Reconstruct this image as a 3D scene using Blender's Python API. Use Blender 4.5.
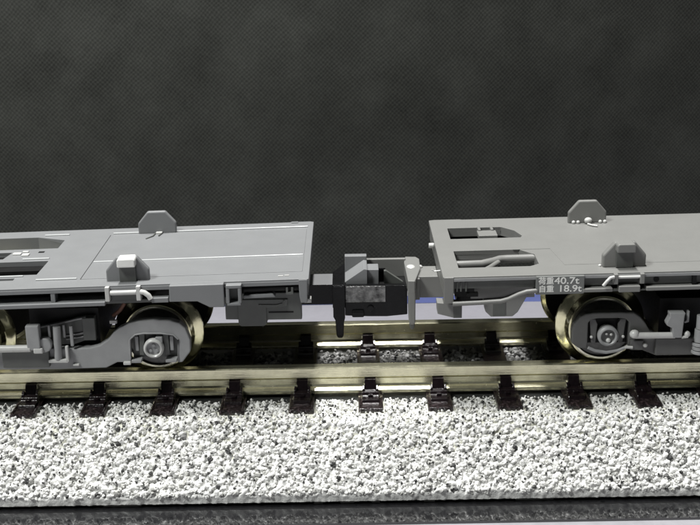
import bpy, bmesh, math, random
from mathutils import Vector, Matrix, noise
from mathutils.geometry import tessellate_polygon
random.seed(7)
# ------------------------------------------------------------------ scene, camera, light (1 unit = 1 mm)
for o in list(bpy.data.objects): bpy.data.objects.remove(o)
sc = bpy.context.scene
C = sc.collection
cam_d = bpy.data.cameras.new('camera'); cam = bpy.data.objects.new('camera', cam_d); C.objects.link(cam)
cam_d.sensor_fit = 'HORIZONTAL'; cam_d.sensor_width = 36.0; cam_d.lens = 1167.25/700*36.0
cam_d.clip_start = 1; cam_d.clip_end = 3000
ROLL = 0.0165
cam.matrix_world = (Matrix.Translation((0, -93.07, 37.356)) @ Matrix.Rotation(math.pi/2-0.3133, 4, 'X')
                    @ Matrix.Rotation(-ROLL, 4, 'Z'))
cam_d.dof.use_dof = True; cam_d.dof.focus_distance = 92; cam_d.dof.aperture_fstop = 0.25
sc.camera = cam
w = bpy.data.worlds.new('World'); sc.world = w; w.use_nodes = True
w.node_tree.nodes['Background'].inputs['Color'].default_value = (0.93, 1.0, 0.97, 1)
w.node_tree.nodes['Background'].inputs['Strength'].default_value = 0.022

def lamp(name, loc, target, size, power, color, size_y=None):
    l = bpy.data.lights.new(name, 'AREA'); l.shape = 'RECTANGLE' if size_y else 'DISK'; l.size = size; l.energy = power; l.color = color
    if size_y: l.size_y = size_y
    o = bpy.data.objects.new(name, l); C.objects.link(o); o.location = loc
    o.rotation_euler = (Vector(target)-Vector(loc)).to_track_quat('-Z', 'Y').to_euler(); return o
lamp('ceiling_tube_lamp', (-20, 40, 420), (-20, 40, 0), 24, 3.2e6, (1.0, 0.99, 0.975), 170)
lamp('room_lamp', (-150, -105, 235), (-5, 5, 8), 70, 7.8e5, (0.98, 1.0, 0.97))

sc.view_settings.view_transform = 'Standard'
sc.view_settings.look = 'None'; sc.view_settings.exposure = 0; sc.view_settings.gamma = 1
sc.view_settings.use_curve_mapping = False
sc.render.engine = 'CYCLES'

# ------------------------------------------------------------------ materials
def material(name, col, rough=0.5, metal=0.0, var=0.12, vscale=1.2, bump=0.0, bscale=6.0, spec=0.5, coat=0.0, rvar=0.12):
    m = bpy.data.materials.new(name); m.use_nodes = True; n = m.node_tree.nodes; L = m.node_tree.links
    b = n['Principled BSDF']; b.inputs['Metallic'].default_value = metal
    b.inputs['Specular IOR Level'].default_value = spec; b.inputs['Coat Weight'].default_value = coat
    b.inputs['Coat Roughness'].default_value = 0.12
    tc = n.new('ShaderNodeTexCoord')
    nz = n.new('ShaderNodeTexNoise'); nz.inputs['Scale'].default_value = vscale; nz.inputs['Detail'].default_value = 6
    L.new(tc.outputs['Object'], nz.inputs['Vector'])
    r = n.new('ShaderNodeValToRGB'); r.color_ramp.elements[0].position = 0.3; r.color_ramp.elements[1].position = 0.7
    r.color_ramp.elements[0].color = tuple(c*(1-var) for c in col)+(1,)
    r.color_ramp.elements[1].color = tuple(min(1, c*(1+var)) for c in col)+(1,)
    L.new(nz.outputs['Fac'], r.inputs['Fac']); L.new(r.outputs['Color'], b.inputs['Base Color'])
    mr = n.new('ShaderNodeMapRange'); mr.inputs['To Min'].default_value = max(0.03, rough*(1-rvar*2)); mr.inputs['To Max'].default_value = min(1, rough*(1+rvar*2))
    n2 = n.new('ShaderNodeTexNoise'); n2.inputs['Scale'].default_value = bscale*0.6; n2.inputs['Detail'].default_value = 5
    L.new(tc.outputs['Object'], n2.inputs['Vector']); L.new(n2.outputs['Fac'], mr.inputs['Value']); L.new(mr.outputs['Result'], b.inputs['Roughness'])
    if bump:
        n3 = n.new('ShaderNodeTexNoise'); n3.inputs['Scale'].default_value = bscale; n3.inputs['Detail'].default_value = 4
        L.new(tc.outputs['Object'], n3.inputs['Vector'])
        bp = n.new('ShaderNodeBump'); bp.inputs['Strength'].default_value = bump; bp.inputs['Distance'].default_value = 0.05
        L.new(n3.outputs['Fac'], bp.inputs['Height']); L.new(bp.outputs['Normal'], b.inputs['Normal'])
    return m
GREY_L = material('cool_grey_plastic', (0.188, 0.192, 0.196), 0.42, var=0.03, vscale=0.5, bump=0.12, bscale=9)
GREY_R = material('warm_grey_plastic', (0.186, 0.186, 0.178), 0.42, var=0.03, vscale=0.5, bump=0.12, bscale=9)
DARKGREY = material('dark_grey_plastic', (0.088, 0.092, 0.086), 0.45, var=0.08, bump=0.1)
BOGIE_L = material('bogie_grey_plastic', (0.275, 0.278, 0.28), 0.45, var=0.06, bump=0.15, bscale=8)
BOGIE_R = material('bogie_charcoal_plastic', (0.085, 0.085, 0.082), 0.42, var=0.08, bump=0.15, bscale=8)
FITTING = material('light_grey_fitting', (0.50, 0.50, 0.485), 0.3, var=0.05, bump=0.12, bscale=8)
BLACK = material('black_paint', (0.005, 0.005, 0.0055), 0.22, var=0.3, vscale=3, bump=0.35, bscale=5, coat=0.0, spec=0.22)
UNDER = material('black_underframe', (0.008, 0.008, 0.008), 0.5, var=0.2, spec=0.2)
WHITEP = material('white_paint', (0.78, 0.78, 0.75), 0.5, var=0.05)
STEEL = material('dark_wheel_metal', (0.10, 0.10, 0.095), 0.35, metal=0.85, var=0.2, vscale=3)
RIM = material('pale_rim_metal', (0.75, 0.73, 0.60), 0.22, metal=0.95, var=0.15, vscale=2, bump=0.3, bscale=4)
BRASS = material('brassy_tread_metal', (0.86, 0.82, 0.55), 0.17, metal=1.0, var=0.15, vscale=1, bump=0.12, bscale=2.5)
COPPER = material('copper_strip', (0.16, 0.08, 0.055), 0.5, metal=0.3)
SLEEPER = material('dark_brown_plastic', (0.010, 0.005, 0.0065), 0.2, var=0.4, vscale=3, bump=0.9, bscale=4.5, coat=0.2)
CLIP = material('black_clip_plastic', (0.007, 0.004, 0.005), 0.22, var=0.4, vscale=3, bump=0.6, bscale=4, coat=0.4)
_r = [q for q in SLEEPER.node_tree.nodes if q.type == 'VALTORGB'][0]
_r.color_ramp.elements[0].position = 0.5; _r.color_ramp.elements[0].color = (0.008, 0.005, 0.0058, 1)
_r.color_ramp.elements[1].position = 0.72; _r.color_ramp.elements[1].color = (0.055, 0.038, 0.042, 1)
for _q in SLEEPER.node_tree.nodes:
    if _q.type == 'TEX_NOISE' and abs(_q.inputs['Scale'].default_value-3) < .01: _q.inputs['Scale'].default_value = 5
ACRYL = material('black_acrylic', (0.010, 0.010, 0.011), 0.06, var=0.1, vscale=2, bump=0.0, rvar=0.3)
ACRYL.node_tree.nodes['Principled BSDF'].inputs['IOR'].default_value = 2.0
BEDWHITE = material('ballast_base_white', (0.60, 0.60, 0.52), 0.8, var=0.10, vscale=2.5, bump=0.6, bscale=5)
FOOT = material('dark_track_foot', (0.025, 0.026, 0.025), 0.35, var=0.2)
TABM = material('grey_track_tab', (0.10, 0.10, 0.095), 0.5, var=0.1)
CARD = material('lavender_card', (0.19, 0.187, 0.21), 0.6, var=0.03)
BLUE = material('blue_card_border', (0.05, 0.065, 0.18), 0.6, var=0.05)
TABLE = material('grey_table_top', (0.26, 0.256, 0.275), 0.85, var=0.08, bump=0.2)

def rail_material():
    m = material('nickel_silver_rail', (0.80, 0.77, 0.56), 0.25, metal=0.92, var=0.10, vscale=1.5)
    n = m.node_tree.nodes; L = m.node_tree.links; b = n['Principled BSDF']
    tc = n.new('ShaderNodeTexCoord'); mp = n.new('ShaderNodeMapping'); mp.inputs['Scale'].default_value = (0.25, 6, 9)
    nz = n.new('ShaderNodeTexNoise'); nz.inputs['Scale'].default_value = 1.5; nz.inputs['Detail'].default_value = 7
    L.new(tc.outputs['Object'], mp.inputs['Vector']); L.new(mp.outputs['Vector'], nz.inputs['Vector'])
    bp = n.new('ShaderNodeBump'); bp.inputs['Strength'].default_value = 0.28; bp.inputs['Distance'].default_value = 0.05
    L.new(nz.outputs['Fac'], bp.inputs['Height']); L.new(bp.outputs['Normal'], b.inputs['Normal'])
    return m
RAIL = rail_material()

def stone_material(name, ramp):
    m = bpy.data.materials.new(name); m.use_nodes = True; n = m.node_tree.nodes; L = m.node_tree.links
    b = n['Principled BSDF']; b.inputs['Roughness'].default_value = 0.6
    g = n.new('ShaderNodeNewGeometry'); r = n.new('ShaderNodeValToRGB')
    els = r.color_ramp.elements
    els[0].position = ramp[0][0]; els[0].color = ramp[0][1]+(1,)
    els[1].position = ramp[-1][0]; els[1].color = ramp[-1][1]+(1,)
    for p, c in ramp[1:-1]:
        e = els.new(p); e.color = c+(1,)
    tc = n.new('ShaderNodeTexCoord'); nz = n.new('ShaderNodeTexNoise'); nz.inputs['Scale'].default_value = 7; nz.inputs['Detail'].default_value = 4
    L.new(tc.outputs['Object'], nz.inputs['Vector'])
    mx = n.new('ShaderNodeMix'); mx.data_type = 'RGBA'; mx.blend_type = 'MULTIPLY'; mx.inputs[0].default_value = 0.22
    L.new(g.outputs['Random Per Island'], r.inputs['Fac'])
    L.new(r.outputs['Color'], mx.inputs[6]); L.new(nz.outputs['Fac'], mx.inputs[7])
    L.new(mx.outputs[2], b.inputs['Base Color'])
    bp = n.new('ShaderNodeBump'); bp.inputs['Strength'].default_value = 0.6; bp.inputs['Distance'].default_value = 0.08
    L.new(nz.outputs['Fac'], bp.inputs['Height']); L.new(bp.outputs['Normal'], b.inputs['Normal'])
    return m
STONE = stone_material('white_speckled_ballast', [(0.0, (0.03, 0.03, 0.03)), (0.03, (0.05, 0.05, 0.05)), (0.04, (0.33, 0.33, 0.32)), (0.12, (0.48, 0.48, 0.45)), (0.35, (0.66, 0.66, 0.64)), (1.0, (0.82, 0.82, 0.80))])

def cloth_material():
    m = bpy.data.materials.new('black_nonwoven_cloth'); m.use_nodes = True; n = m.node_tree.nodes; L = m.node_tree.links
    b = n['Principled BSDF']; b.inputs['Roughness'].default_value = 0.85; b.inputs['Specular IOR Level'].default_value = 0.2
    tc = n.new('ShaderNodeTexCoord'); sx = n.new('ShaderNodeSeparateXYZ'); L.new(tc.outputs['Object'], sx.inputs[0])
    nzw = n.new('ShaderNodeTexNoise'); nzw.inputs['Scale'].default_value = 0.35; nzw.inputs['Detail'].default_value = 2
    L.new(tc.outputs['Object'], nzw.inputs['Vector'])
    def math_(op, a, c=None, v=None):
        q = n.new('ShaderNodeMath'); q.operation = op
        for i, x in enumerate((a, c)):
            if x is None: continue
            if isinstance(x, (int, float)): q.inputs[i].default_value = x
            else: L.new(x, q.inputs[i])
        return q.outputs[0]
    wob = math_('MULTIPLY', nzw.outputs['Fac'], 0.5)
    k = 2*math.pi/0.50
    a = math_('SINE', math_('MULTIPLY', math_('ADD', sx.outputs['X'], wob), k))
    c = math_('SINE', math_('MULTIPLY', math_('SUBTRACT', sx.outputs['Z'], wob), k))
    dot = math_('MULTIPLY', math_('ADD', math_('MULTIPLY', a, c), 1.0), 0.5)
    big = n.new('ShaderNodeTexNoise'); big.inputs['Scale'].default_value = 0.14; big.inputs['Detail'].default_value = 5; big.inputs['Roughness'].default_value = 0.6
    L.new(tc.outputs['Object'], big.inputs['Vector'])
    fib = n.new('ShaderNodeTexNoise'); fib.inputs['Scale'].default_value = 3.2; fib.inputs['Detail'].default_value = 6
    L.new(tc.outputs['Object'], fib.inputs['Vector'])
    s = math_('ADD', math_('MULTIPLY', dot, 0.25), math_('ADD', math_('MULTIPLY', big.outputs['Fac'], 0.62), math_('MULTIPLY', fib.outputs['Fac'], 0.25)))
    r = n.new('ShaderNodeValToRGB'); r.color_ramp.elements[0].position = 0.3; r.color_ramp.elements[1].position = 1.05
    r.color_ramp.elements[0].color = (0.015, 0.0155, 0.0138, 1); r.color_ramp.elements[1].color = (0.080, 0.083, 0.075, 1)
    L.new(s, r.inputs['Fac']); L.new(r.outputs['Color'], b.inputs['Base Color'])
    bp = n.new('ShaderNodeBump'); bp.inputs['Strength'].default_value = 0.5; bp.inputs['Distance'].default_value = 0.03
    L.new(dot, bp.inputs['Height']); L.new(bp.outputs['Normal'], b.inputs['Normal'])
    return m
CLOTH = cloth_material()

# ------------------------------------------------------------------ object helpers (all points in world mm; children are stored relative to their parent)
WPOS = {}
def link(o, parent, at):
    C.objects.link(o); WPOS[o.name] = Vector(at)
    if parent is not None:
        o.parent = parent; o.location = Vector(at)-WPOS[parent.name]
    else: o.location = at
    return o
def thing(name, at, label, cat, group=None):
    o = bpy.data.objects.new(name, None); o.empty_display_size = 1; link(o, None, at)
    o['label'] = label; o['category'] = cat
    if group: o['group'] = group
    return o
SHEAR = None      # (slope, x0): the sprung bodies do not sit quite level
def obj(name, bm, m, parent=None, at=None, bevel=0.0, smooth=False, segs=2):
    if at is None: at = WPOS[parent.name] if parent is not None else (0, 0, 0)
    if SHEAR:
        for v in bm.verts: v.co.z += SHEAR[0]*(v.co.x-SHEAR[1])
    bmesh.ops.recalc_face_normals(bm, faces=bm.faces)
    if smooth:
        for f in bm.faces: f.smooth = True
    a = Vector(at)
    for v in bm.verts: v.co -= a
    me = bpy.data.meshes.new(name); bm.to_mesh(me); bm.free()
    me.materials.append(m)
    o = bpy.data.objects.new(name, me); link(o, parent, at)
    if smooth:
        try: me.set_sharp_from_angle(angle=math.radians(38))
        except Exception: pass
    if bevel:
        b = o.modifiers.new('bevel', 'BEVEL'); b.width = bevel; b.segments = segs; b.limit_method = 'ANGLE'; b.angle_limit = math.radians(35)
        b.harden_normals = False
    return o
def structure(o): o['kind'] = 'structure'; return o
def stuff(o): o['kind'] = 'stuff'; return o
def copy_part(o, parent, at):
    c = o.copy(); link(c, parent, at); return c
def B(): return bmesh.new()
def box(bm, x0, x1, y0, y1, z0, z1):
    v = [bm.verts.new(p) for p in ((x0,y0,z0),(x1,y0,z0),(x1,y1,z0),(x0,y1,z0),(x0,y0,z1),(x1,y0,z1),(x1,y1,z1),(x0,y1,z1))]
    for f in ((0,3,2,1),(4,5,6,7),(0,1,5,4),(1,2,6,5),(2,3,7,6),(3,0,4,7)): bm.faces.new([v[i] for i in f])
    return bm
def prism(bm, pts, a0, a1, axis='Y', top=None):
    def P(p, a): return (p[0], a, p[1]) if axis == 'Y' else ((p[0], p[1], a) if axis == 'Z' else (a, p[0], p[1]))
    top = top or pts
    v0 = [bm.verts.new(P(p, a0)) for p in pts]; v1 = [bm.verts.new(P(p, a1)) for p in top]
    bm.faces.new(v0); bm.faces.new(v1[::-1]); n = len(pts)
    for i in range(n): bm.faces.new((v0[i], v0[(i+1)%n], v1[(i+1)%n], v1[i]))
    return bm
def lathe(bm, prof, cx, cz, seg=64, y=0.0):          # profile of (radius, Y) about a Y axis
    rings = []
    for r, yy in prof:
        rings.append([bm.verts.new((cx+r*math.sin(2*math.pi*i/seg), yy+y, cz+r*math.cos(2*math.pi*i/seg))) for i in range(seg)])
    for a, b in zip(rings, rings[1:]):
        for i in range(seg): bm.faces.new((a[i], a[(i+1)%seg], b[(i+1)%seg], b[i]))
    return bm
def cyl(bm, p0, p1, r, seg=20, r1=None):
    p0 = Vector(p0); p1 = Vector(p1); d = (p1-p0).normalized(); r1 = r if r1 is None else r1
    u = d.orthogonal().normalized(); v = d.cross(u)
    a = [bm.verts.new(p0+r*(u*math.cos(2*math.pi*i/seg)+v*math.sin(2*math.pi*i/seg))) for i in range(seg)]
    b = [bm.verts.new(p1+r1*(u*math.cos(2*math.pi*i/seg)+v*math.sin(2*math.pi*i/seg))) for i in range(seg)]
    bm.faces.new(a[::-1]); bm.faces.new(b)
    for i in range(seg): bm.faces.new((a[i], a[(i+1)%seg], b[(i+1)%seg], b[i]))
    return bm
def tube(bm, pts, r, seg=10):
    pts = [Vector(p) for p in pts]; rings = []
    for i, p in enumerate(pts):
        d = (pts[min(i+1, len(pts)-1)]-pts[max(i-1, 0)]).normalized()
        u = d.cross(Vector((0, 0, 1)));
        if u.length < 1e-3: u = Vector((1, 0, 0))
        u.normalize(); v = d.cross(u)
        rings.append([bm.verts.new(p+r*(u*math.cos(2*math.pi*k/seg)+v*math.sin(2*math.pi*k/seg))) for k in range(seg)])
    for a, b in zip(rings, rings[1:]):
        for k in range(seg): bm.faces.new((a[k], a[(k+1)%seg], b[(k+1)%seg], b[k]))
    bm.faces.new(rings[0][::-1]); bm.faces.new(rings[-1]); return bm
def ball(bm, c, r, sx=1, sy=1, sz=1, sub=2):
    bmesh.ops.create_icosphere(bm, subdivisions=sub, radius=r, matrix=Matrix.Translation(c) @ Matrix.Diagonal((sx, sy, sz, 1))); return bm
def plate_with_holes(bm, outer, holes, ztop, thick, depths):
    loops = [[Vector((x, y, 0)) for x, y in outer]]+[[Vector((x, y, 0)) for x, y in h] for h in holes]
    flat = [p for l in loops for p in l]
    tris = tessellate_polygon(loops)
    t = [bm.verts.new((p.x, p.y, ztop)) for p in flat]; b = [bm.verts.new((p.x, p.y, ztop-thick)) for p in flat]
    tf = []
    for a, c, d in tris:
        tf.append(bm.faces.new((t[a], t[c], t[d]))); bm.faces.new((b[d], b[c], b[a]))
    k = 0
    for li, l in enumerate(loops):
        n = len(l)
        for i in range(n):
            i0 = k+i; i1 = k+(i+1) % n
            bm.faces.new((t[i0], t[i1], b[i1], b[i0]))
        if li and depths[li-1] > thick:      # the walls of a well go on below the plate
            for i in range(n):
                i0 = k+i; i1 = k+(i+1) % n
                q0 = bm.verts.new((flat[i0].x, flat[i0].y, ztop-depths[li-1])); q1 = bm.verts.new((flat[i1].x, flat[i1].y, ztop-depths[li-1]))
                bm.faces.new((b[i0], b[i1], q1, q0))
        k += n
    return bm
def text_mesh(name, body, x, y, z, size, m, parent, offset=0.0, align='LEFT', sx=1.0):
    cu = bpy.data.curves.new('lettering', 'FONT'); cu.body = body; cu.size = size; cu.extrude = 0.008; cu.offset = offset; cu.align_x = align
    t = bpy.data.objects.new('lettering', cu); C.objects.link(t)
    bpy.context.view_layer.update()
    me = bpy.data.meshes.new_from_object(t.evaluated_get(bpy.context.evaluated_depsgraph_get()))
    bpy.data.objects.remove(t)
    o = bpy.data.objects.new(name, me); me.materials.clear(); me.materials.append(m)
    link(o, parent, (x, y, z)); o.rotation_euler = (math.pi/2, 0, 0); o.scale = (sx, 1, 1); return o

# ------------------------------------------------------------------ setting
XL, XR = -62, 62
# base plate of gloss black acrylic, the table under it, the card behind, the cloth
o = obj('display_base', box(B(), XL, XR, -16.5, 11.0, -8.0, -7.8), ACRYL); 
o['label'] = 'glossy black acrylic strip the track rests on, mirroring the ballast'; o['category'] = 'display base'
structure(obj('table_top', box(B(), -160, 160, -120, 80, -9.3, -8.0), TABLE))
t = thing('card_sheet', (0, 20, -8.05), 'pale lavender card with a blue back border lying behind the track', 'card')
obj('sheet', box(B(), XL, XR, 11.5, 30.1, -8.0, -7.5), CARD, t)
obj('border', prism(B(), [(XL, 31.0), (XR, 29.6), (XR, 32.6), (XL, 32.6)], -8.0, -7.49, 'Z'), BLUE, t)
bm = B(); nx, nz = 90, 50
g = []
for j in range(nz+1):
    row = []
    for i in range(nx+1):
        x = -90+180*i/nx; z = -10+100*j/nz
        y = 36.5 + 0.8*noise.noise(Vector((x*0.03, z*0.035, 1.3))) + 0.35*noise.noise(Vector((x*0.11, z*0.10, 7))) + 0.0016*max(0, z)**2 + 0.0030*max(0, x+12)**2
        row.append(bm.verts.new((x, y, z)))
    g.append(row)
for j in range(nz):
    for i in range(nx): bm.faces.new((g[j][i], g[j][i+1], g[j+1][i+1], g[j+1][i]))
cl = obj('backdrop_cloth', bm, CLOTH, smooth=True)
sol = cl.modifiers.new('thickness', 'SOLIDIFY'); sol.thickness = 0.4; sol.offset = 1
cl['label'] = 'black nonwoven cloth with a fine diamond mesh hanging behind the wagons'; cl['category'] = 'cloth'

# ------------------------------------------------------------------ track
track = thing('model_railway_track', (0, 0, -7.8), 'straight model railway track with white ballast under both wagons', 'railway track')
SPX = [-26.17+5.53*k for k in range(-3, 14)]
# ballast bed
prof = [(-13.72, -7.5), (-13.72, -7.12), (-9.8, -2.75), (-9.2, -2.55), (9.2, -2.55), (9.8, -2.75), (13.85, -7.05), (13.85, -7.5)]
obj('rail_shade_strip', box(B(), XL, XR, -6.55, -3.9, -2.7, -2.54), FOOT, track); obj('rail_shade_strip', box(B(), XL, XR, 3.9, 6.55, -2.7, -2.54), FOOT, track)  # dark strips: the shadow beneath the rails put in as colour
bed = obj('ballast_bed', prism(B(), prof, XL, XR, 'X'), BEDWHITE, track)
# dark foot with a recessed web and lighter tabs
obj('track_foot', box(B(), XL, XR, -13.5, 13.5, -7.795, -7.505), FOOT, track)
tabs = [[(a, -7.51), (b, -7.51), (c, -7.78), (d, -7.78)] for a, b, c, d in
        ((-2.95, -2.25, -2.4, -3.1), (-1.15, .16, 0, -1.0), (1.23, 1.92, 2.0, 1.38), (5.36, 6.21, 6.21, 5.37), (12.4, 15.3, 15.3, 12.4), (-19.2, -16.3, -16.3, -19.2))]
for q in tabs: obj('tab', prism(B(), q, -13.62, -13.45, 'Y'), TABM, track)
# rails
def rail(yc):
    p = [(-.45, -.12), (-.36, -.02), (-.2, 0), (.2, 0), (.36, -.02), (.45, -.12), (.45, -.88), (.36, -.98), (.20, -1.12), (.20, -1.58), (.30, -1.72),
         (.66, -1.95), (.70, -2.02), (.70, -2.2), (-.70, -2.2), (-.70, -2.02), (-.66, -1.95), (-.30, -1.72), (-.20, -1.58), (-.20, -1.12), (-.36, -.98), (-.45, -.88)]
    return obj('rail', prism(B(), [(yc+a, b) for a, b in p], XL, XR, 'X'), RAIL, track)
rail(-4.9); rail(4.9)
# sleepers with rail clips
sl = cp = None
for x in SPX:
    at = (x, 0, -2.55)
    if sl is None:
        bm = B(); box(bm, x-1.0, x+1.0, -8.75, 8.75, -2.9, -2.26)
        for s in (-1, 1):                       # raised plate under each rail
            box(bm, x-.80, x+.80, s*4.9-1.7, s*4.9+1.7, -2.3, -2.205)
            for e in (-1, 1): box(bm, x+e*.88-.09, x+e*.88+.09, s*7.6-1.05, s*7.6+1.05, -2.3, -2.17)   # rim each side
            box(bm, x-.95, x+.95, s*8.62-.1, s*8.62+.1, -2.3, -2.17)
        sl = obj('sleeper', bm, SLEEPER, track, at, bevel=0.05); s_o = sl
        clips = []
        for yc in (-4.9, 4.9):
            for d in (-1, 1):
                bm = B(); y0 = yc+d*.42
                q = [(yc+d*.30, -1.0), (yc+d*.62, -1.05), (yc+d*.95, -1.85), (yc+d*1.55, -2.0), (yc+d*1.95, -2.25), (yc+d*.30, -2.25)]
                prism(bm, q, x-.46, x+.46, 'X')
                prism(bm, [(yc+d*.70, -1.95), (yc+d*1.05, -1.72), (yc+d*1.5, -1.78), (yc+d*1.62, -2.0), (yc+d*2.35, -2.06), (yc+d*2.5, -2.27), (yc+d*.70, -2.27)], x-.68, x+.68, 'X')
                for e in (-1, 1): prism(bm, [(yc+d*.62, -1.75), (yc+d*.95, -1.40), (yc+d*1.3, -1.62), (yc+d*1.3, -2.2), (yc+d*.62, -2.2)], x+e*.56-.1, x+e*.56+.1, 'X')
                box(bm, x-.2, x+.2, yc+d*1.75-.18, yc+d*1.75+.18, -2.1, -1.82)
                prism(bm, [(yc+d*.85, -1.95), (yc+d*1.5, -2.05), (yc+d*2.1, -2.27), (yc+d*.85, -2.27)], x-.72, x+.72, 'X')
                clips.append(obj('rail_clip', bm, CLIP, s_o, at, bevel=0.04))
    else:
        s_o = copy_part(sl, track, at)
        for c in clips: copy_part(c, s_o, at)
# ballast stones: real stones, half sunk in the bed
ico = []
for k in range(6):
    tb = bmesh.new(); bmesh.ops.create_icosphere(tb, subdivisions=2 if k < 3 else 1, radius=1.0)
    vs = []
    for v in tb.verts:
        n_ = noise.noise(v.co*1.5+Vector((k*9.1, 0, 0)))
        vs.append(v.co*(1+0.55*n_))
    ico.append((vs, [[v.index for v in f.verts] for f in tb.faces])); tb.free()
def bed_z(y):
    a = abs(y)
    if a < 9.2: return -2.55
    if a < 9.8: return -2.55-(a-9.2)/.6*.2
    return -2.75-(a-9.8)/4.05*4.2
V = []; F = []
def stones(x0, x1, y0, y1, spacing, rmin, rmax, sink=0.1):
    nxs = int((x1-x0)/spacing); s_len = abs(y1-y0)*(1.44 if min(abs(y0), abs(y1)) > 9.7 else 1.0); nys = max(1, int(s_len/spacing))
    for j in range(nys):
        for i in range(nxs):
            x = x0+(i+random.random()*0.95)*spacing+(j % 2)*spacing*.5; y = y0+(y1-y0)*(j+random.random()*0.95)/nys
            if abs(y) < 9.0 and min(abs(x-s) for s in SPX) < 1.12: continue
            if 4.0 < abs(y) < 6.45: continue
            r = random.uniform(rmin, rmax); z = bed_z(y)+r*sink+random.uniform(-.07, .07)
            hi = -30 < x < 30 and -14 < y < 0
            vs, fs = ico[random.randrange(3) if hi else 3+random.randrange(3)]
            R = Matrix.Rotation(random.uniform(0, 6.28), 3, Vector((random.uniform(-1, 1), random.uniform(-1, 1), random.uniform(-1, 1))).normalized())
            sx, sy, sz = r*random.uniform(.8, 1.3), r*random.uniform(.7, 1.1), r*random.uniform(.7, 1.0)
            base = len(V)
            for v in vs:
                q = R @ Vector((v.x*sx, v.y*sy, v.z*sz)); V.append((q.x+x, q.y+y, q.z+z+7.8))
            for f in fs: F.append([base+i2 for i2 in f])
def ballast_surface(name, x0, x1, ys, m, step=0.115, skirt=True):
    prof_ = []
    y, L_ = ys[0], 0
    n_x = int((x1-x0)/step); pts = []
    a = ys[0]
    while a <= ys[1]:
        sl_ = abs(a) > 9.8
        pts.append(a); a += step*(0.7 if sl_ else 1.0)
    vs_, fs_ = [], []
    for y in pts:
        sl_ = abs(y) > 9.8; nrm = Vector((0, (1 if y > 0 else -1)*.72, .69)) if sl_ else Vector((0, 0, 1))
        for i in range(n_x+1):
            x = x0+i*step; z = bed_z(y)
            d = noise.voronoi(Vector((x, y, z))*2.05)[0][0]; d2 = noise.voronoi(Vector((x+50, y, z))*3.9)[0][0]
            h = .34*max(0, 1-(d/.62)**2)+.12*max(0, 1-(d2/.6)**2)+.06*noise.noise(Vector((x, y, z))*6)-.10
            if abs(y) < 9.0 and min(abs(x-q) for q in SPX) < 1.12: h = -.3
            vs_.append((x, y+nrm.y*h, z+nrm.z*h+7.8))
    nrow = len(pts)
    if skirt:                                   # the moulding turns down to its bottom edge
        top = vs_[:n_x+1]; rows = []
        for q in range(6):
            f_ = q/6.0; row = []
            for i in range(n_x+1):
                x, y, z = top[i]
                row.append((x, -13.80-.10*noise.noise(Vector((x*2.4, f_*1.2, 3)))-.05*noise.noise(Vector((x*6, f_*3, 8))), .30*(1-f_)+z*f_))
            rows += row
        vs_ = rows+vs_; nrow += 6
    for j in range(nrow-1):
        for i in range(n_x):
            k_ = j*(n_x+1)+i; fs_.append((k_, k_+1, k_+n_x+2, k_+n_x+1))
    me_ = bpy.data.meshes.new(name); me_.from_pydata(vs_, [], fs_); me_.materials.append(m)
    me_.polygons.foreach_set('use_smooth', [True]*len(me_.polygons))
    o_ = bpy.data.objects.new(name, me_); link(o_, track, (0, 0, -7.8)); return stuff(o_)
BUMPY = material('white_cast_ballast', (0.66, 0.66, 0.645), 0.42, var=0.14, vscale=2.2, bump=0.8, bscale=9)
ballast_surface('ballast_surface', -34, 34, (-13.74, -6.5), BUMPY)
stones(-38, 38, -9.9, -5.4, 0.36, 0.10, 0.20, 0.5)
stones(-38, 38, -13.8, -9.8, 0.42, 0.12, 0.25, 0.5)
stones(-38, 38, -13.7, -9.8, 0.34, 0.06, 0.13, 2.2)
stones(-38, 38, -9.9, -5.4, 0.34, 0.05, 0.11, 2.6)
stones(-36, 36, -13.72, -13.6, 0.34, 0.06, 0.15, -1.5)
stones(-36, 36, -13.75, -13.5, 0.26, 0.10, 0.24, -.3)
stones(-38, 38, 5.5, 13.4, 0.55, 0.22, 0.36, 0.1)
me = bpy.data.meshes.new('ballast_stones'); me.from_pydata(V, [], F); me.materials.append(STONE)
me.polygons.foreach_set('use_smooth', [False]*len(me.polygons))
so = bpy.data.objects.new('ballast_stones', me); link(so, track, (0, 0, -7.8)); stuff(so)

V = []; F = []
stones(-36, 36, -13.6, -6.6, 0.62, 0.05, 0.10, 4.2)
stones(-36, 36, -13.6, -6.6, 1.5, 0.08, 0.15, 2.2)
me = bpy.data.meshes.new('black_ballast_grains'); me.from_pydata(V, [], F); me.materials.append(FOOT)
sd = bpy.data.objects.new('black_ballast_grains', me); link(sd, track, (0, 0, -7.8)); stuff(sd)
V = []; F = []
stones(-38, 38, -4.3, 4.3, 0.42, 0.16, 0.30, 0.1); stones(-38, 38, -4.3, 4.3, 0.7, 0.08, 0.16, 1.6)
me = bpy.data.meshes.new('inner_ballast_stones'); me.from_pydata(V, [], F)
me.materials.append(stone_material('grey_speckled_ballast', [(0.0, (0.02, 0.02, 0.02)), (0.12, (0.04, 0.04, 0.04)), (0.2, (0.16, 0.16, 0.15)), (0.6, (0.30, 0.30, 0.29)), (1.0, (0.62, 0.62, 0.62))]))
si = bpy.data.objects.new('inner_ballast_stones', me); link(si, track, (0, 0, -7.8)); stuff(si)
obj('inner_bed', box(B(), XL, XR, -3.9, 3.9, -2.7, -2.53), TABM, track)

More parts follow.
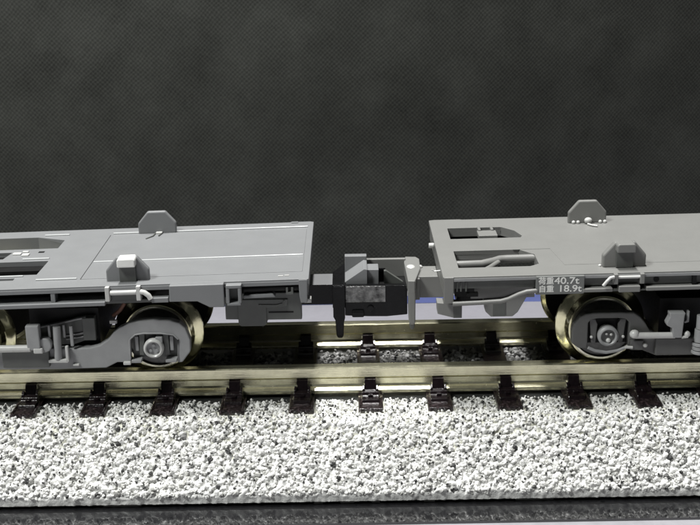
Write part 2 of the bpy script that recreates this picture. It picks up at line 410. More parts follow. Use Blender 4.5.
# ------------------------------------------------------------------ wagon pieces
OCT = [(-1.68, 0), (-1.68, 1.0), (-.78, 2.05), (.78, 2.05), (1.68, 1.0), (1.68, 0)]
def oct_plate(parent, xc, yf, zb, m, th=0.5):
    bm = prism(B(), [(xc+a, zb+b-0.05) for a, b in OCT], yf, yf+th, 'Y')
    return obj('container_stopper', bm, m, parent, (xc, yf, zb), bevel=0.12)
def bolts3(bm, cx, cz, y, r, br):
    for a in (90, 210, 330): cyl(bm, (cx+r*math.cos(math.radians(a)), y, cz+r*math.sin(math.radians(a))), (cx+r*math.cos(math.radians(a)), y-.12, cz+r*math.sin(math.radians(a))), br, 10)
    return bm
WHEEL_SRC = []
def wheelset(parent, cx, cz):
    for s in (-1, 1):
        at = (cx, s*4.9, cz)
        def prof(p): return [(r, s*y) for r, y in p]
        tread = lathe(B(), prof([(2.60, 4.93), (2.74, 4.90), (2.80, 4.80), (2.86, 4.25), (2.98, 4.12), (3.35, 4.0), (3.62, 3.82), (3.66, 3.68), (3.55, 3.52), (3.25, 3.44)]), cx, cz, 96)
        wh = obj('wheel', tread, BRASS, parent, at, smooth=True)
        obj('wheel_back', lathe(B(), prof([(3.26, 3.45), (3.2, 3.40), (2.6, 3.6), (0.4, 3.6)]), cx, cz, 64), UNDER, parent, at, smooth=True)
        rm = lathe(B(), prof([(2.61, 4.90), (2.61, 4.95), (2.56, 4.97), (2.48, 4.95), (2.48, 4.80), (2.40, 4.70), (0.9, 4.55), (0.6, 4.62), (0.6, 4.9), (0.1, 4.9)]), cx, cz, 96)
        dz = obj('wheel_disc', rm, STEEL, parent, at, smooth=True)
        rr = lathe(B(), prof([(2.64, 4.93), (2.62, 5.0), (2.46, 5.02), (2.43, 4.93)]), cx, cz, 96)
        obj('wheel_rim', rr, RIM, parent, at, smooth=True)
    obj('axle', cyl(B(), (cx, -6.6, cz), (cx, 6.6, cz), .45), STEEL, parent, (cx, 0, cz), smooth=True)

# ================================================================== LEFT WAGON
L = thing('container_flat_wagon', (-16, 0, 0), 'cool grey left wagon whose coupler is painted glossy black', 'model wagon', 'model container wagons coupled on the track')
SHEAR = (0.0205, -3.2)
DZ = 8.55
slotA = [(-34, 2.55), (-25.0, 2.55), (-24.95, 4.95), (-27.57, 6.1), (-34, 6.1)]
slotB = [(-34, -.15), (-29.0, -.15), (-28.66, 1.75), (-34, 1.75)]
slotC = [(-34, -4.55), (-25.05, -4.55), (-24.95, -.95), (-34, -.95)]
slotD = [(-34, -5.85), (-26.6, -5.85), (-26.6, -5.3), (-34, -5.3)]
outer = [(-3.2, -8.0), (-3.2, 7.9), (-3.5, 8.1), (-5.2, 8.1), (-5.4, 8.0), (-36, 8.0), (-36, -8.0)]
bm = plate_with_holes(B(), outer, [slotA, slotB, slotC, slotD], DZ, .42, [1.75, 1.2, 1.75, .6])
obj('deck_plate', bm, GREY_L, L, bevel=0.035)
def ridge(x0, x1, y, wd=.05, m=None, par=None, z=8.55):
    return obj('deck_ridge', tube(B(), [(x0, y, z+.045), (x1, y, z+.045)], .085, 12), RIDGE, L, smooth=True)
RIDGE = material('ridge_highlight_plastic', (0.42, 0.43, 0.43), 0.25, var=0.02)  # paler than the deck: the ridges' edge highlight put into the colour
ridge(-20.9, -3.7, 6.25); ridge(-21.0, -3.85, -1.95); ridge(-24.7, -21.5, -6.1, .07); ridge(-27, -24.85, 6.4, .07)
ridge(-27.2, -25.0, -.5, .07); ridge(-29.0, -26.0, -5.0, .06)
# seam between two deck panels: a raised panel with its own edge
obj('deck_panel', prism(B(), [(-21.15, -6.2), (-3.75, -6.2), (-3.75, 5.95), (-21.05, 5.95)], DZ-.01, DZ+.035, 'Z'), GREY_L, L, bevel=0.02)
obj('deck_seam', prism(B(), [(-21.22, -6.2), (-21.14, -6.2), (-21.04, 5.95), (-21.12, 5.95)], DZ-.01, DZ+.004, 'Z'), UNDER, L)
for x, y, sx_, sy_ in ((-28.1, 1.1, .35, .25), (-27.3, .75, .3, .3), (-27.5, 1.6, .25, .15)):
    obj('deck_lug', box(B(), x-sx_, x+sx_, y-sy_, y+sy_, DZ-.02, DZ+.12), FITTING, L, bevel=0.04)
obj('deck_recess', box(B(), -26.4, -25.9, 1.35, 1.75, DZ-.02, DZ+.012), UNDER, L)
obj('deck_lug', box(B(), -5.6, -5.2, -7.3, -7.15, DZ-.02, DZ+.06), FITTING, L)
obj('deck_lug', box(B(), -5.1, -4.75, -7.2, -7.05, DZ-.02, DZ+.06), FITTING, L)
obj('deck_lug', box(B(), -5.2, -4.6, 7.6, 7.95, DZ-.02, DZ+.07), GREY_L, L)
# stoppers
oct_plate(L, -16.97, 6.0, DZ-.02+.0, GREY_L)
o1 = oct_plate(L, -17.3, -6.95, DZ-.05, GREY_L)
def lock(parent, xc, yf, zb, m, mb, lidw=.70):
    b1 = B(); prism(b1, [(xc-lidw, zb+1.35), (xc-lidw, zb+1.92), (xc-lidw+.12, zb+2.05), (xc+lidw-.12, zb+2.05), (xc+lidw, zb+1.92), (xc+lidw, zb+1.35)], yf-.75, yf+.45, 'Y')
    obj('lock_lid', b1, m, parent, (xc, yf, zb), bevel=0.09, segs=3)
    obj('lock_pocket', box(B(), xc-lidw+.06, xc+lidw-.06, yf-.28, yf+.1, zb+.03, zb+1.4), mb, parent, (xc, yf, zb), bevel=0.03)
lock(L, -17.25, -6.95, DZ-.05, WHITEP, DARKGREY)
bm = B(); tube(bm, [(-17.7, 4.2, DZ+.06), (-17.2, 4.9, DZ+.09), (-17.1, 5.8, DZ+.1)], .06); tube(bm, [(-16.7, 4.9, DZ+.09), (-16.5, 5.8, DZ+.1)], .06)
obj('stopper_spring', bm, DARKGREY, L); obj('stopper_lug', box(B(), -17.05, -16.5, 5.55, 5.95, DZ-.02, DZ+.2), FITTING, L, bevel=0.05)
# side sill: black web stands in for the open recess's darkness, lower lip, ribs
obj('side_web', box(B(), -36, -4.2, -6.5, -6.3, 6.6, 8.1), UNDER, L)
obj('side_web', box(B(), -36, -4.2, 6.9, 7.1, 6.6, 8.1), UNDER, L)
obj('top_flange', box(B(), -36, -3.9, -8.04, -7.7, 8.08, 8.40), GREY_L, L, bevel=0.03)
for x0, x1 in ((-36, -18.95), (-15.35, -14.05)):
    obj('lower_lip', box(B(), x0, x1, -8.32, -6.6, 7.02, 7.34) if x0 < -20 else box(B(), x0, x1, -8.3, -7.2, 7.12, 7.50), GREY_L, L, bevel=0.04)
obj('lower_lip', box(B(), -36, -4, 7.0, 8.0, 6.9, 7.3), GREY_L, L, bevel=0.04)
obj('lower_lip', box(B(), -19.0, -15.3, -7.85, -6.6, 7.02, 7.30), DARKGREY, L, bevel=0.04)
for x in (-23.0, -31.0):
    obj('sill_rib', box(B(), x-.17, x+.17, -8.0, -7.0, 7.3, 8.12), GREY_L, L, bevel=0.03)
# hinge under the near stopper
for x in (-18.72, -16.32):
    obj('hinge_lug', box(B(), x-.17, x+.17, -8.34, -7.6, 7.35, 8.52), FITTING, L, bevel=0.05)
obj('hinge_rod', cyl(B(), (-18.5, -8.15, 8.0), (-16.5, -8.15, 8.0), .19), FITTING, L, smooth=True)
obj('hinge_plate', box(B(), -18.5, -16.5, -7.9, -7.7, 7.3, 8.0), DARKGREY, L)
obj('hinge_hook', tube(B(), [(-16.15, -8.2, 8.05), (-15.85, -8.3, 8.0), (-15.55, -8.3, 7.75), (-15.4, -8.3, 7.45)], .2), FITTING, L, smooth=True)
# side panel
obj('side_panel', prism(B(), [(-13.9, 8.52), (-9.72, 8.52), (-9.72, 6.63), (-10.85, 6.66), (-11.8, 7.18), (-13.95, 7.22)], -8.5, -7.9, 'Y'), GREY_L, L, bevel=0.06)
# step ring
bm = B()
box(bm, -9.56, -8.36, -8.6, -7.9, 8.15, 8.42); box(bm, -9.56, -9.30, -8.6, -7.9, 6.95, 8.15); box(bm, -8.64, -8.38, -8.6, -7.9, 6.95, 8.15); box(bm, -9.5, -8.44, -8.6, -7.9, 6.76, 6.97)
obj('step_ring', bm, GREY_L, L, bevel=0.05)
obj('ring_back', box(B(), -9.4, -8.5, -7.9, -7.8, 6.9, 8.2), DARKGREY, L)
# pipe and end gear
bm = tube(B(), [(-8.3, -7.5, 7.75), (-7.0, -7.5, 7.76), (-6.2, -7.5, 7.8), (-4.0, -7.5, 7.8)], .33, 14)
obj('brake_pipe', bm, UNDER, L, smooth=True)
obj('pipe_bracket', prism(B(), [(-4.98, 7.3), (-4.98, 7.88), (-4.82, 7.88), (-4.82, 7.5), (-4.58, 7.5), (-4.58, 7.88), (-4.42, 7.88), (-4.42, 7.3)], -8.0, -7.8, 'Y'), DARKGREY, L, bevel=0.02)
obj('pipe_ledge', prism(B(), [(-8.3, 7.05), (-8.3, 7.32), (-6.0, 7.36), (-5.8, 7.10)], -7.9, -7.0, 'Y'), GREY_L, L, bevel=0.05)
obj('end_post', prism(B(), [(-4.0, 8.5), (-3.3, 8.5), (-3.35, 6.6), (-3.85, 6.6), (-3.95, 7.2)], -8.06, -7.3, 'Y'), GREY_L, L, bevel=0.05)
obj('end_step', box(B(), -3.62, -3.05, -7.7, -7.0, 6.45, 6.8), FITTING, L, bevel=0.06)
obj('end_beam', box(B(), -3.75, -3.28, -7.25, 7.5, 6.9, 8.1), GREY_L, L, bevel=0.04)
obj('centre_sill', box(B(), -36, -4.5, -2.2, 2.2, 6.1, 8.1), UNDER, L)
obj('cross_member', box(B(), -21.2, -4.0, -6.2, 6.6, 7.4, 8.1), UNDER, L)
SHEAR = None
# coupler pocket cover
bm = prism(B(), [(-9.85, 6.8), (-9.2, 7.1), (-4.0, 7.1), (-3.85, 7.0), (-3.85, 4.82), (-6.55, 4.82), (-6.62, 4.50), (-6.8, 4.38), (-8.6, 4.38), (-8.78, 4.55), (-8.85, 4.88), (-9.85, 4.9)], -7.0, -6.2, 'Y')
pk = obj('coupler_pocket_cover', bm, DARKGREY, L, bevel=0.07)
obj('cover_face', prism(B(), [(-8.85, 4.55), (-8.65, 4.36), (-6.85, 4.36), (-6.62, 4.55), (-6.62, 5.9), (-5.0, 6.0), (-4.9, 6.6), (-8.85, 6.6)], -7.12, -7.0, 'Y'), DARKGREY, L, bevel=0.06)
obj('cover_slot', box(B(), -6.45, -4.5, -7.02, -6.95, 5.42, 5.54), UNDER, L)
obj('cover_moulding', tube(B(), [(-7.2, -7.13, 6.15), (-5.8, -7.13, 6.12), (-5.3, -7.13, 6.25), (-5.2, -7.13, 6.5)], .06), DARKGREY, L, smooth=True)
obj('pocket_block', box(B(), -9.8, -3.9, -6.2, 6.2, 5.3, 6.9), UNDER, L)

# bogie (left)
def bogieL():
    bg = bpy.data.objects.new('bogie', None); bg.empty_display_size = 1; link(bg, L, (-22, 0, 0)); 
    fr = [(-23.29,.99),(-19.53,1.05),(-18.62,1.51),(-17.58,1.49),(-17.44,3.41),(-17.02,3.79),(-16.4,3.90),(-15.0,3.88),(-14.06,3.74),(-13.72,3.34),(-13.84,1.42),(-13.45,1.42),(-12.75,2.35),(-12.72,3.32),(-13.05,4.31),(-13.5,4.75),(-14.2,4.98),(-15.51,5.07),(-16.6,4.97),(-17.42,4.80),(-18.23,4.42),(-18.75,4.0),(-19.2,3.45),(-19.89,2.99),(-20.68,2.77),(-22.03,2.73),(-24.07,2.81),(-36,2.9),(-36,1.1)]
    for yf, yb in ((-7.2, -6.4), (6.4, 7.2)):
        obj('side_frame', prism(B(), fr, yf, yb, 'Y'), BOGIE_L, bg, bevel=0.09)
    # raised outer rim of the bow
    rim = [(-17.44,3.41),(-17.02,3.79),(-16.4,3.90),(-15.0,3.88),(-14.06,3.74),(-13.72,3.34)]
    obj('frame_rim', tube(B(), [(-17.56,-7.2,1.6),(-17.50,-7.22,3.45),(-17.05,-7.22,3.85),(-16.4,-7.22,3.96),(-15.0,-7.22,3.94),(-14.03,-7.22,3.80),(-13.66,-7.22,3.4),(-13.76,-7.22,1.5)], .07), FITTING if False else BOGIE_L, bg, smooth=True)
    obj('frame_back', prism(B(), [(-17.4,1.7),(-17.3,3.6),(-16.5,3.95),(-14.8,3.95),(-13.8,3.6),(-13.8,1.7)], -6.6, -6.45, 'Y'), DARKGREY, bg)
    obj('frame_lug', box(B(), -18.1, -17.5, -7.45, -7.0, 1.36, 1.62), FITTING, bg, bevel=0.06)
    for x0, x1 in ((-17.45, -16.65), (-14.75, -13.85)):
        obj('frame_ledge', box(B(), x0, x1, -7.35, -6.6, 1.48, 1.74), BOGIE_L, bg, bevel=0.05)
    for s in (-1, 1):
        obj('pedestal', prism(B(), [(-15.62+s*.85, 2.0), (-15.62+s*.70, 3.85), (-15.62+s*1.15, 3.85), (-15.62+s*1.2, 2.0)], -7.0, -6.5, 'Y'), DARKGREY, bg, bevel=0.05)
        obj('pedestal_rib', box(B(), -15.62+s*1.38-.14, -15.62+s*1.38+.14, -6.95, -6.6, 2.35, 3.6), BOGIE_L, bg, bevel=0.05)
    ax = obj('axle_box', cyl(B(), (-15.62, -7.25, 2.72), (-15.62, -6.4, 2.72), .78, 40), BOGIE_L, bg, smooth=True)
    ring = lathe(B(), [(.55, -7.28), (.56, -7.48), (.64, -7.56), (.74, -7.52), (.80, -7.42), (.80, -7.1)], -15.62, 2.72, 40)
    obj('axle_box_ring', ring, FITTING, bg, smooth=True)
    obj('axle_box_cap', bolts3(cyl(B(), (-15.62, -7.32, 2.72), (-15.62, -7.2, 2.72), .57, 30), -15.62, 2.70, -7.3, .28, .13), BOGIE_L, bg, smooth=True)
    obj('axle_box_top', box(B(), -15.45, -14.9, -7.35, -6.6, 3.15, 3.65), BOGIE_L, bg, bevel=0.06)
    # brake gear
    lb = B(); box(lb, -27.6, -23.9, -7.55, -7.0, 1.32, 2.95)
    obj('transom_block', lb, DARKGREY, bg, bevel=0.08)
    obj('brake_rod', cyl(B(), (-36, -7.75, 3.05), (-25.2, -7.75, 3.05), .29, 16), FITTING, bg, smooth=True)
    obj('brake_lever_box', box(B(), -25.42, -24.38, -8.0, -7.3, 2.95, 5.0), BOGIE_L, bg, bevel=0.08)
    obj('brake_cylinder', cyl(B(), (-24.15, -7.8, 3.28), (-24.15, -7.2, 3.28), .60, 24), BOGIE_L, bg, smooth=True, bevel=0.08)
    obj('brake_cylinder_tab', box(B(), -24.95, -24.2, -8.05, -7.4, 2.68, 3.14), FITTING, bg, bevel=0.1)
    obj('spring_post', cyl(B(), (-23.2, -7.4, 2.0), (-23.1, -7.4, 4.72), .30, 18), BOGIE_L, bg, smooth=True)
    for x in (-23.78, -22.62): obj('spring_guard', box(B(), x-.09, x+.09, -7.2, -7.0, 3.7, 4.75), BOGIE_L, bg, bevel=0.03)
    obj('spring_seat', box(B(), -23.95, -22.4, -7.65, -7.1, 1.72, 2.0), FITTING, bg, bevel=0.06)
    obj('seat_upright', box(B(), -22.55, -22.32, -7.65, -7.3, 1.8, 3.1), FITTING, bg, bevel=0.05)
    obj('guard_post', box(B(), -22.15, -21.9, -7.35, -7.1, 3.0, 4.7), BOGIE_L, bg, bevel=0.05)
    obj('frame_lug', box(B(), -22.1, -21.6, -7.45, -7.1, 1.35, 1.5), FITTING, bg, bevel=0.05)
    bs = [(-24.66,4.45),(-23.04,4.75),(-21.7,5.08),(-21.01,5.23),(-20.23,5.24),(-20.23,3.3),(-21.1,3.25),(-22.0,2.9),(-24.6,2.9)]
    obj('bolster', prism(B(), bs, -6.7, -6.2, 'Y'), DARKGREY, bg, bevel=0.05)
    obj('bolster_cap', tube(B(), [(-24.66,-6.75,4.42),(-23.04,-6.75,4.72),(-21.7,-6.75,5.05),(-20.9,-6.75,5.2)], .08), BOGIE_L, bg, smooth=True)
    for z in (3.5, 3.8): obj('leaf_spring', tube(B(), [(-22.6,-6.8,z-.1),(-21.9,-6.8,z),(-21.2,-6.8,z+.12)], .06), BOGIE_L, bg, smooth=True)
    obj('bolster_pocket', box(B(), -21.2, -20.2, -6.9, -6.6, 3.3, 5.2), DARKGREY, bg, bevel=0.06)
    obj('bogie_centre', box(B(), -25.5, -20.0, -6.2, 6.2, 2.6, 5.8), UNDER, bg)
    obj('pickup_strip', tube(B(), [(-18.9,-6.0,5.0),(-18.3,-6.0,5.5),(-17.9,-6.0,6.1)], .17), COPPER, bg)
    obj('frame_clip', box(B(), -19.1, -18.5, -6.6, -6.3, 4.55, 4.85), FITTING, bg, bevel=0.05)
    wheelset(bg, -15.7, 2.75); wheelset(bg, -31.1, 2.75)
bogieL()

# coupler painted black (left)
def couplerL():
    c = bpy.data.objects.new('coupler', None); link(c, L, (-3, 0, 5))
    obj('shank', box(B(), -4.6, -1.45, -1.5, 1.4, 4.12, 5.78), GREY_L, c, bevel=0.05)
    obj('shank_skin', box(B(), -4.6, -1.44, -1.56, -1.50, 4.08, 5.80), BLACK, c, bevel=0.02)
    obj('head_plate', prism(B(), [(-1.5, -2.0), (-.45, -2.0), (-.45, 4.0), (-.75, 3.2), (-1.5, 1.6)], 3.9, 5.88, 'Z'), BLACK, c, bevel=0.05)
    fg = [(-1.46, 5.8), (-.48, 5.8), (-.48, 3.0), (-.58, 2.6), (-.62, 1.45), (-.75, 1.22), (-1.08, 1.22), (-1.22, 1.45), (-1.3, 2.8), (-1.46, 3.1)]
    obj('finger', prism(B(), fg, -2.06, -1.5, 'Y'), BLACK, c, bevel=0.08)
    bf = [(-.47, 5.74), (4.72, 5.70), (4.72, 3.15), (3.0, 3.0), (1.6, 3.02), (-.47, 3.12)]
    obj('head_front', prism(B(), bf, -1.8, -1.2, 'Y'), BLACK, c, bevel=0.06)
    obj('worn_face', box(B(), -.42, 2.9, -1.86, -1.78, 4.3, 5.70), WORN, c, bevel=0.03)
    obj('head_lug', box(B(), .1, 1.1, -2.1, -1.7, 3.05, 3.62), BLACK, c, bevel=0.1)
    obj('head_lug', cyl(B(), (1.65, -1.95, 3.75), (1.65, -1.7, 3.75), .3, 16), BLACK, c, bevel=0.05)
    obj('head_floor', box(B(), -.46, 4.7, -1.3, 2.2, 4.4, 5.0), BLACK, c)
    obj('head_back', box(B(), -.45, 1.42, 1.5, 2.2, 4.6, 7.28), GREY_L, c, bevel=0.05)
    obj('guide_wedge', prism(B(), [(-.45, 5.0), (-.45, 5.85), (1.15, 6.95), (1.42, 6.9), (1.42, 5.0)], -1.05, 1.5, 'Y'), GREY_L, c, bevel=0.04)
    obj('head_slot', box(B(), 2.38, 2.98, .8, 1.0, 5.0, 6.35), BLACK, c)
    obj('guide_block', box(B(), 1.42, 2.38, -.6, 1.0, 5.0, 6.74), GREY_L, c, bevel=0.04)
WORN = material('worn_black_paint', (0.13, 0.13, 0.128), 0.2, metal=0.6, var=0.9, vscale=1.6, bump=1.0, bscale=7, coat=0.5)
couplerL()

# ================================================================== RIGHT WAGON
Rw = thing('container_flat_wagon', (18, 0, 0), 'warm grey right wagon with white 40.7t and 18.9t weight lettering on its side', 'model wagon', 'model container wagons coupled on the track')
SHEAR = (0.011, 7.2)
DR = 8.46
s1 = [(8.6, 2.1), (14.55, 2.1), (14.75, 2.6), (14.3, 4.2), (13.3, 5.4), (8.6, 5.4)]
s2 = [(8.55, -5.75), (14.2, -5.75), (14.95, -5.2), (15.0, -2.7), (13.9, -1.3), (8.55, -1.3)]
s3 = [(30.3, 3.2), (36, 1.2), (36, 6.2), (31.5, 5.2)]
outer = [(7.15, -8.0), (42, -8.0), (42, 8.0), (10.2, 8.0), (9.9, 8.15), (7.6, 8.15), (7.15, 8.0)]
bm = plate_with_holes(B(), outer, [s1, s2, s3], DR, .36, [.8, .8, .8])
obj('deck_plate', bm, GREY_R, Rw, bevel=0.035)
obj('deck_panel', prism(B(), [(16.45, -1.45), (16.9, -5.7), (29.3, -5.7), (27.6, -1.45)], DR-.01, DR+.028, 'Z'), GREY_R, Rw, bevel=0.015)
obj('deck_step', box(B(), 13.4, 16.5, -1.42, -1.32, DR-.02, DR+.006), DARKGREY, Rw)
# pipes seen in the slots
obj('brake_pipe', tube(B(), [(8.4, -3.6, 8.0), (10.6, -3.6, 8.02), (11.6, -3.1, 8.04), (12.2, -2.6, 8.04), (12.8, -2.5, 8.04), (15.2, -2.5, 8.06)], .33, 16), GREY_R, Rw, smooth=True)
obj('brake_pipe', tube(B(), [(10.2, -5.6, 7.9), (11.2, -4.4, 7.95), (12.0, -3.2, 7.98)], .22, 12), GREY_R, Rw, smooth=True)
bm = B(); box(bm, 11.1, 12.75, 3.0, 4.6, 8.0, 8.42); box(bm, 11.2, 11.45, 4.4, 5.5, 8.1, 8.55); box(bm, 12.3, 12.55, 4.4, 5.5, 8.1, 8.55)
obj('slot_bracket', bm, GREY_R, Rw, bevel=0.06)
obj('end_knob', cyl(B(), (7.2, 2.2, 7.9), (6.75, 2.2, 7.9), .22, 14), FITTING, Rw, smooth=True, bevel=0.05)
obj('end_wire', tube(B(), [(7.3, -4.9, 8.0), (6.7, -4.9, 7.95), (6.5, -4.9, 8.1)], .05), FITTING, Rw)
# stoppers
oct_plate(Rw, 20.98, 5.9, DR+.01, GREY_R)
for x in (19.75, 20.15, 22.1, 22.5): obj('stopper_lug', ball(B(), (x, 5.75, DR+.12), .17), FITTING, Rw, smooth=True)
bm = B(); ball(bm, (21.0, 5.6, DR+.3), .36, 1, .8, .8); obj('stopper_lug', bm, FITTING, Rw, smooth=True)
obj('stopper_spring', tube(B(), [(20.9, 5.2, DR+.1), (21.2, 4.7, DR+.12), (21.6, 4.5, DR+.1)], .09), FITTING, Rw, smooth=True)
oct_plate(Rw, 21.4, -6.6, DR+.01, GREY_R, .7)
lock(Rw, 21.35, -6.6, DR+.01, GREY_R, DARKGREY, .72)
obj('deck_lug', ball(B(), (19.55, -6.3, DR+.05), .13), FITTING, Rw, smooth=True)
# side sill
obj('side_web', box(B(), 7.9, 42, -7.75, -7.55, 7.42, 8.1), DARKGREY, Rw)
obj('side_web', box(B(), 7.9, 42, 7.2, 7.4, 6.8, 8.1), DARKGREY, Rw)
obj('lower_web', box(B(), 9.4, 14.4, -7.0, -6.8, 6.3, 7.5), GREY_R, Rw)
obj('top_flange', box(B(), 7.9, 42, -8.03, -7.7, 8.08, 8.33), BOGIE_L, Rw, bevel=0.03)
obj('lower_lip', box(B(), 17.9, 20.2, -8.3, -7.2, 7.02, 7.30), GREY_R, Rw, bevel=0.05)
obj('lower_lip', box(B(), 22.8, 42, -8.3, -7.2, 7.02, 7.33), GREY_R, Rw, bevel=0.05)
obj('lower_lip', box(B(), 8, 42, 7.2, 8.0, 6.8, 7.2), GREY_R, Rw, bevel=0.05)
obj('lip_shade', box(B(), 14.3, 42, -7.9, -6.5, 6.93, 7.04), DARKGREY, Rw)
obj('sill_rib', box(B(), 26.4, 26.7, -8.0, -7.5, 7.3, 8.1), UNDER, Rw)
obj('sill_hole', cyl(B(), (23.65, -7.80, 7.78), (23.65, -7.7, 7.78), .22, 20), UNDER, Rw)
# bulb-edged lower rail sweeping up to the sign
obj('side_rail', tube(B(), [(7.9, -8.2, 6.34), (10.0, -8.2, 6.39), (11.6, -8.2, 6.46), (12.2, -8.2, 6.62), (13.0, -8.2, 7.0), (13.6, -8.2, 7.19), (14.4, -8.15, 7.24)], .18, 12), GREY_R, Rw, smooth=True)
# weight sign
DARKSIGN = material('sign_grey_paint', (0.15, 0.155, 0.15), 0.45, var=0.04)
obj('sign_plate', box(B(), 14.29, 18.0, -8.25, -7.9, 6.92, 8.38), DARKSIGN, Rw, bevel=0.04)
SHEAR = None
def wr(body, x, z, size, sx, off=0.006):
    text_mesh('lettering', body, x, -8.262, z, size, WHITEP, Rw, offset=off, sx=sx)
wr('荷重', 14.46, 7.90, .60, 1.0, .012); wr('40.7t', 15.68, 7.88, .74, 1.26, .009)
wr('自重', 14.48, 7.26, .60, 1.0, .012); wr('18.9t', 15.98, 7.24, .74, 1.20, .009)
SHEAR = (0.011, 7.2)
# hinge (right)
for x in (20.42, 22.45):
    obj('hinge_lug', box(B(), x-.17, x+.17, -8.34, -7.6, 7.62, 8.44), GREY_R, Rw, bevel=0.06)
obj('hinge_rod', cyl(B(), (20.55, -8.1, 8.12), (22.35, -8.1, 8.12), .12), FITTING, Rw, smooth=True)
obj('hinge_hook', tube(B(), [(20.25, -8.3, 8.22), (19.95, -8.4, 8.2), (19.7, -8.45, 7.95), (19.42, -8.45, 7.58)], .13), FITTING, Rw, smooth=True)
obj('hinge_plate', box(B(), 20.65, 22.3, -8.4, -7.7, 6.98, 7.48), GREY_R, Rw, bevel=0.06)
# end: post, beam, footsteps
obj('end_post', box(B(), 7.22, 7.98, -8.06, -7.5, 6.3, DR-.02), GREY_R, Rw, bevel=0.05)
obj('end_beam', box(B(), 7.2, 7.6, -7.4, 7.4, 6.9, 8.1), GREY_R, Rw, bevel=0.04)
bm = B(); box(bm, 8.1, 9.6, -7.7, -7.4, 6.75, 8.0); box(bm, 9.0, 9.9, -7.85, -7.4, 6.75, 7.05)
obj('brake_cock', bm, UNDER, Rw, bevel=0.04)
for x in (8.25, 8.55, 8.95): obj('brake_cock_fin', box(B(), x-.06, x+.06, -7.85, -7.6, 7.2, 8.0), DARKGREY, Rw, bevel=0.02)
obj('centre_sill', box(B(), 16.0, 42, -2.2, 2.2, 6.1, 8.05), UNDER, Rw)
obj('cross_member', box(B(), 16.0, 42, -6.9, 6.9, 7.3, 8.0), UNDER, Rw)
SHEAR = None
bm = prism(B(), [(6.75, 6.15), (8.68, 5.95), (8.68, 4.85), (8.05, 4.85), (6.8, 5.2)], -7.3, -6.1, 'Y')
obj('end_step', bm, GREY_R, Rw, bevel=0.06)
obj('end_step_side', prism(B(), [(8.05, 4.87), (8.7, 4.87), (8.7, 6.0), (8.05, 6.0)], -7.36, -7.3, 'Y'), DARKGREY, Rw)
bm = prism(B(), [(10.4, 6.25), (10.55, 5.3), (11.0, 4.85), (12.7, 4.85), (13.1, 5.2), (13.9, 6.7), (13.4, 6.9), (12.0, 6.4)], -7.2, -6.3, 'Y')
obj('coupler_pocket_cover', bm, GREY_R, Rw, bevel=0.07)
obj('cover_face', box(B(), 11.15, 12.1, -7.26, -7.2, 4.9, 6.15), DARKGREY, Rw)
obj('pocket_block', box(B(), 8.4, 12.6, -6.0, 6.0, 5.6, 6.6), UNDER, Rw)

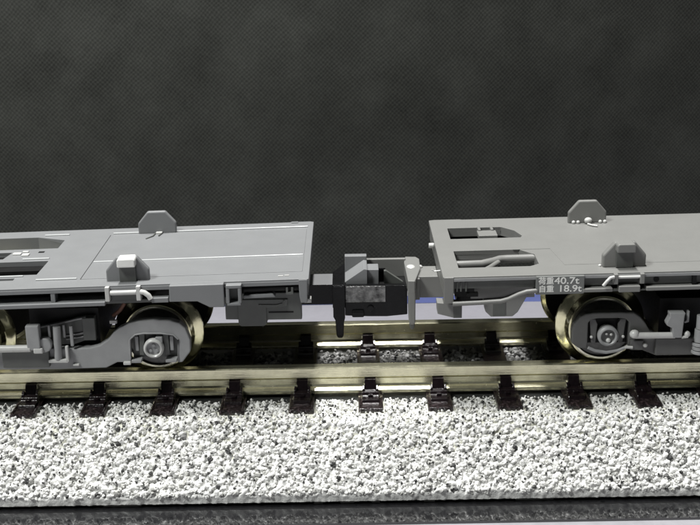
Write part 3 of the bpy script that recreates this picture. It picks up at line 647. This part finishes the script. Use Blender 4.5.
def bogieR():
    bg = bpy.data.objects.new('bogie', None); bg.empty_display_size = 1; link(bg, Rw, (27, 0, 0))
    fr = [(18.03,2.06),(17.45,2.50),(17.45,3.5),(17.62,4.1),(18.07,4.69),(18.5,4.93),(19.00,5.03),(21.20,5.05),(22.29,4.95),(22.8,4.6),(23.2,4.1),(23.6,3.45),(24.2,3.05),(36,3.0),(36,1.3),(24.2,1.33),(23.1,1.8),(22.1,1.82),(21.92,2.16),(21.9,4.2),(21.6,4.5),(21.0,4.56),(19.4,4.56),(18.9,4.45),(18.68,4.2),(18.70,2.05)]
    for yf, yb in ((-7.2, -6.4), (6.4, 7.2)): obj('side_frame', prism(B(), fr, yf, yb, 'Y'), BOGIE_R, bg, bevel=0.09)
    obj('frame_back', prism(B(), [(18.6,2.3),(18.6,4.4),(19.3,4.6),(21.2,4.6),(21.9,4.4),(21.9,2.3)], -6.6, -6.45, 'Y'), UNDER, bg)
    cx, cz = 20.27, 3.12
    for s in (-1, 1):
        obj('pedestal', prism(B(), [(cx+s*.9, 2.4), (cx+s*.8, 4.0), (cx+s*1.0, 4.45), (cx+s*1.45, 4.45), (cx+s*1.25, 2.4)], -7.0, -6.5, 'Y'), BOGIE_R, bg, bevel=0.05)
        obj('frame_lug', ball(B(), (cx+s*1.25, -7.05, 2.95), .13), FITTING, bg, smooth=True)
    obj('tie_bar', tube(B(), [(18.75,-7.3,2.15),(19.3,-7.3,1.88),(20.2,-7.3,1.72),(21.1,-7.3,1.88),(21.9,-7.3,2.2)], .13), BOGIE_L, bg, smooth=True)
    obj('axle_box', cyl(B(), (cx, -7.25, cz), (cx, -6.4, cz), .80, 40), BOGIE_R, bg, smooth=True)
    ring = lathe(B(), [(.55, -7.28), (.56, -7.46), (.64, -7.55), (.74, -7.5), (.82, -7.40), (.82, -7.1)], cx, cz, 40)
    obj('axle_box_ring', ring, BOGIE_L, bg, smooth=True)
    obj('axle_box_cap', cyl(B(), (cx, -7.32, cz), (cx, -7.2, cz), .56, 30), BOGIE_R, bg)
    for a in (120, 40, 275): obj('axle_box_bolt', ball(B(), (cx+.3*math.cos(math.radians(a)), -7.36, cz-.05+.3*math.sin(math.radians(a))), .12 if a < 200 else .2), FITTING, bg, smooth=True)
    # brake gear
    obj('brake_rod', cyl(B(), (22.3, -7.75, 3.30), (25.4, -7.75, 3.27), .25, 16), FITTING, bg, smooth=True)
    obj('rod_joint', ball(B(), (22.25, -7.7, 3.40), .38, 1.05, 1, .95), FITTING, bg, smooth=True)
    bm = B(); box(bm, 22.05, 23.1, -7.45, -7.0, 1.95, 2.75)
    obj('joint_block', bm, BOGIE_R, bg, bevel=0.07)
    obj('frame_lug', ball(B(), (23.2, -7.5, 2.38), .2), FITTING, bg, smooth=True)
    obj('frame_lug', cyl(B(), (21.6, -7.55, 2.25), (22.2, -7.55, 2.22), .12), FITTING, bg, smooth=True)
    pb = [(24.81,5.24),(26.06,5.22),(26.0,4.97),(25.9,3.13),(25.19,3.14),(25.1,3.95),(24.65,4.2),(24.62,4.4),(24.85,4.9)]
    obj('brake_lever_box', prism(B(), pb, -8.05, -7.3, 'Y'), BOGIE_L, bg, bevel=0.07)
    obj('lever_tail', prism(B(), [(26.2,4.2),(26.5,4.3),(26.5,5.2),(26.35,5.2),(26.3,4.45),(26.1,4.3)], -7.6, -7.2, 'Y'), BOGIE_L, bg, bevel=0.04)
    obj('rod_joint', ball(B(), (26.35, -7.8, 3.38), .26), FITTING, bg, smooth=True)
    obj('frame_lug', cyl(B(), (25.9, -7.9, 3.15), (26.4, -7.9, 3.2), .12), FITTING, bg, smooth=True)
    obj('transom_block', box(B(), 24.0, 27.1, -7.55, -7.1, 1.5, 2.95), BOGIE_R, bg, bevel=0.1)
    bm = B(); 
    for z0, z1, r in ((1.7, 1.95, .62), (2.0, 2.3, .56), (2.35, 2.6, .60), (2.65, 3.7, .45), (3.72, 4.85, .36)): cyl(bm, (27.45, -7.6, z0), (27.45, -7.6, z1), r, 24)
    obj('spring_post', bm, BOGIE_L, bg, bevel=0.04)
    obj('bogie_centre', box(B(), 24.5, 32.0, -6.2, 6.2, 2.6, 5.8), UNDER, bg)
    wheelset(bg, 20.35, 2.85); wheelset(bg, 35.0, 2.85)
bogieR()

def couplerR():
    c = bpy.data.objects.new('coupler', None); link(c, Rw, (7, 0, 5))
    obj('shank', box(B(), 5.55, 7.9, -1.5, 1.3, 4.5, 6.36), GREY_R, c, bevel=0.06)
    obj('shank_collar', box(B(), 5.25, 5.75, -1.9, 1.9, 4.45, 6.3), DARKGREY if False else GREY_R, c, bevel=0.06)
    tp = [(4.69,-3.27),(5.26,-3.30),(5.9,0.05),(5.96,2.6),(5.7,3.2),(4.78,3.3),(4.61,1.76)]
    obj('head_plate', prism(B(), tp, 5.5, 6.6, 'Z'), GREY_R, c, bevel=0.06)
    fg = [(4.70, 6.58), (5.32, 6.58), (5.30, 3.0), (5.2, 2.75), (4.88, 2.75), (4.78, 3.0)]
    obj('finger', prism(B(), fg, -3.28, -2.0, 'Y'), GREY_R, c, bevel=0.09)
    obj('finger_tip', prism(B(), [(4.80, 2.95), (5.28, 2.95), (5.24, 2.5), (5.12, 2.32), (4.94, 2.32), (4.84, 2.5)], -3.2, -2.4, 'Y'), DARKGREY, c, bevel=0.08)
    obj('head_boss', ball(B(), (5.12, .5, 6.6), .36, 1, 1.4, .25), FITTING, c, smooth=True)
    obj('head_lug', ball(B(), (5.95, .9, 6.4), .2), FITTING, c, smooth=True)
    obj('head_wall', box(B(), 1.3, 4.75, 2.2, 2.6, 4.2, 6.75), GREY_R, c, bevel=0.06)
    obj('arm_shade_wedge', prism(B(), [(2.85, 6.3), (3.0, 6.32), (4.45, 5.3), (4.45, 5.0), (2.85, 5.0)], .3, .7, 'Y'), DARKGREY, c, bevel=0.02)  # dark wedge gives the arm's inner shade as colour
    obj('head_floor', box(B(), 2.3, 4.7, -.9, 2.2, 5.02, 5.2), UNDER, c)
couplerR()
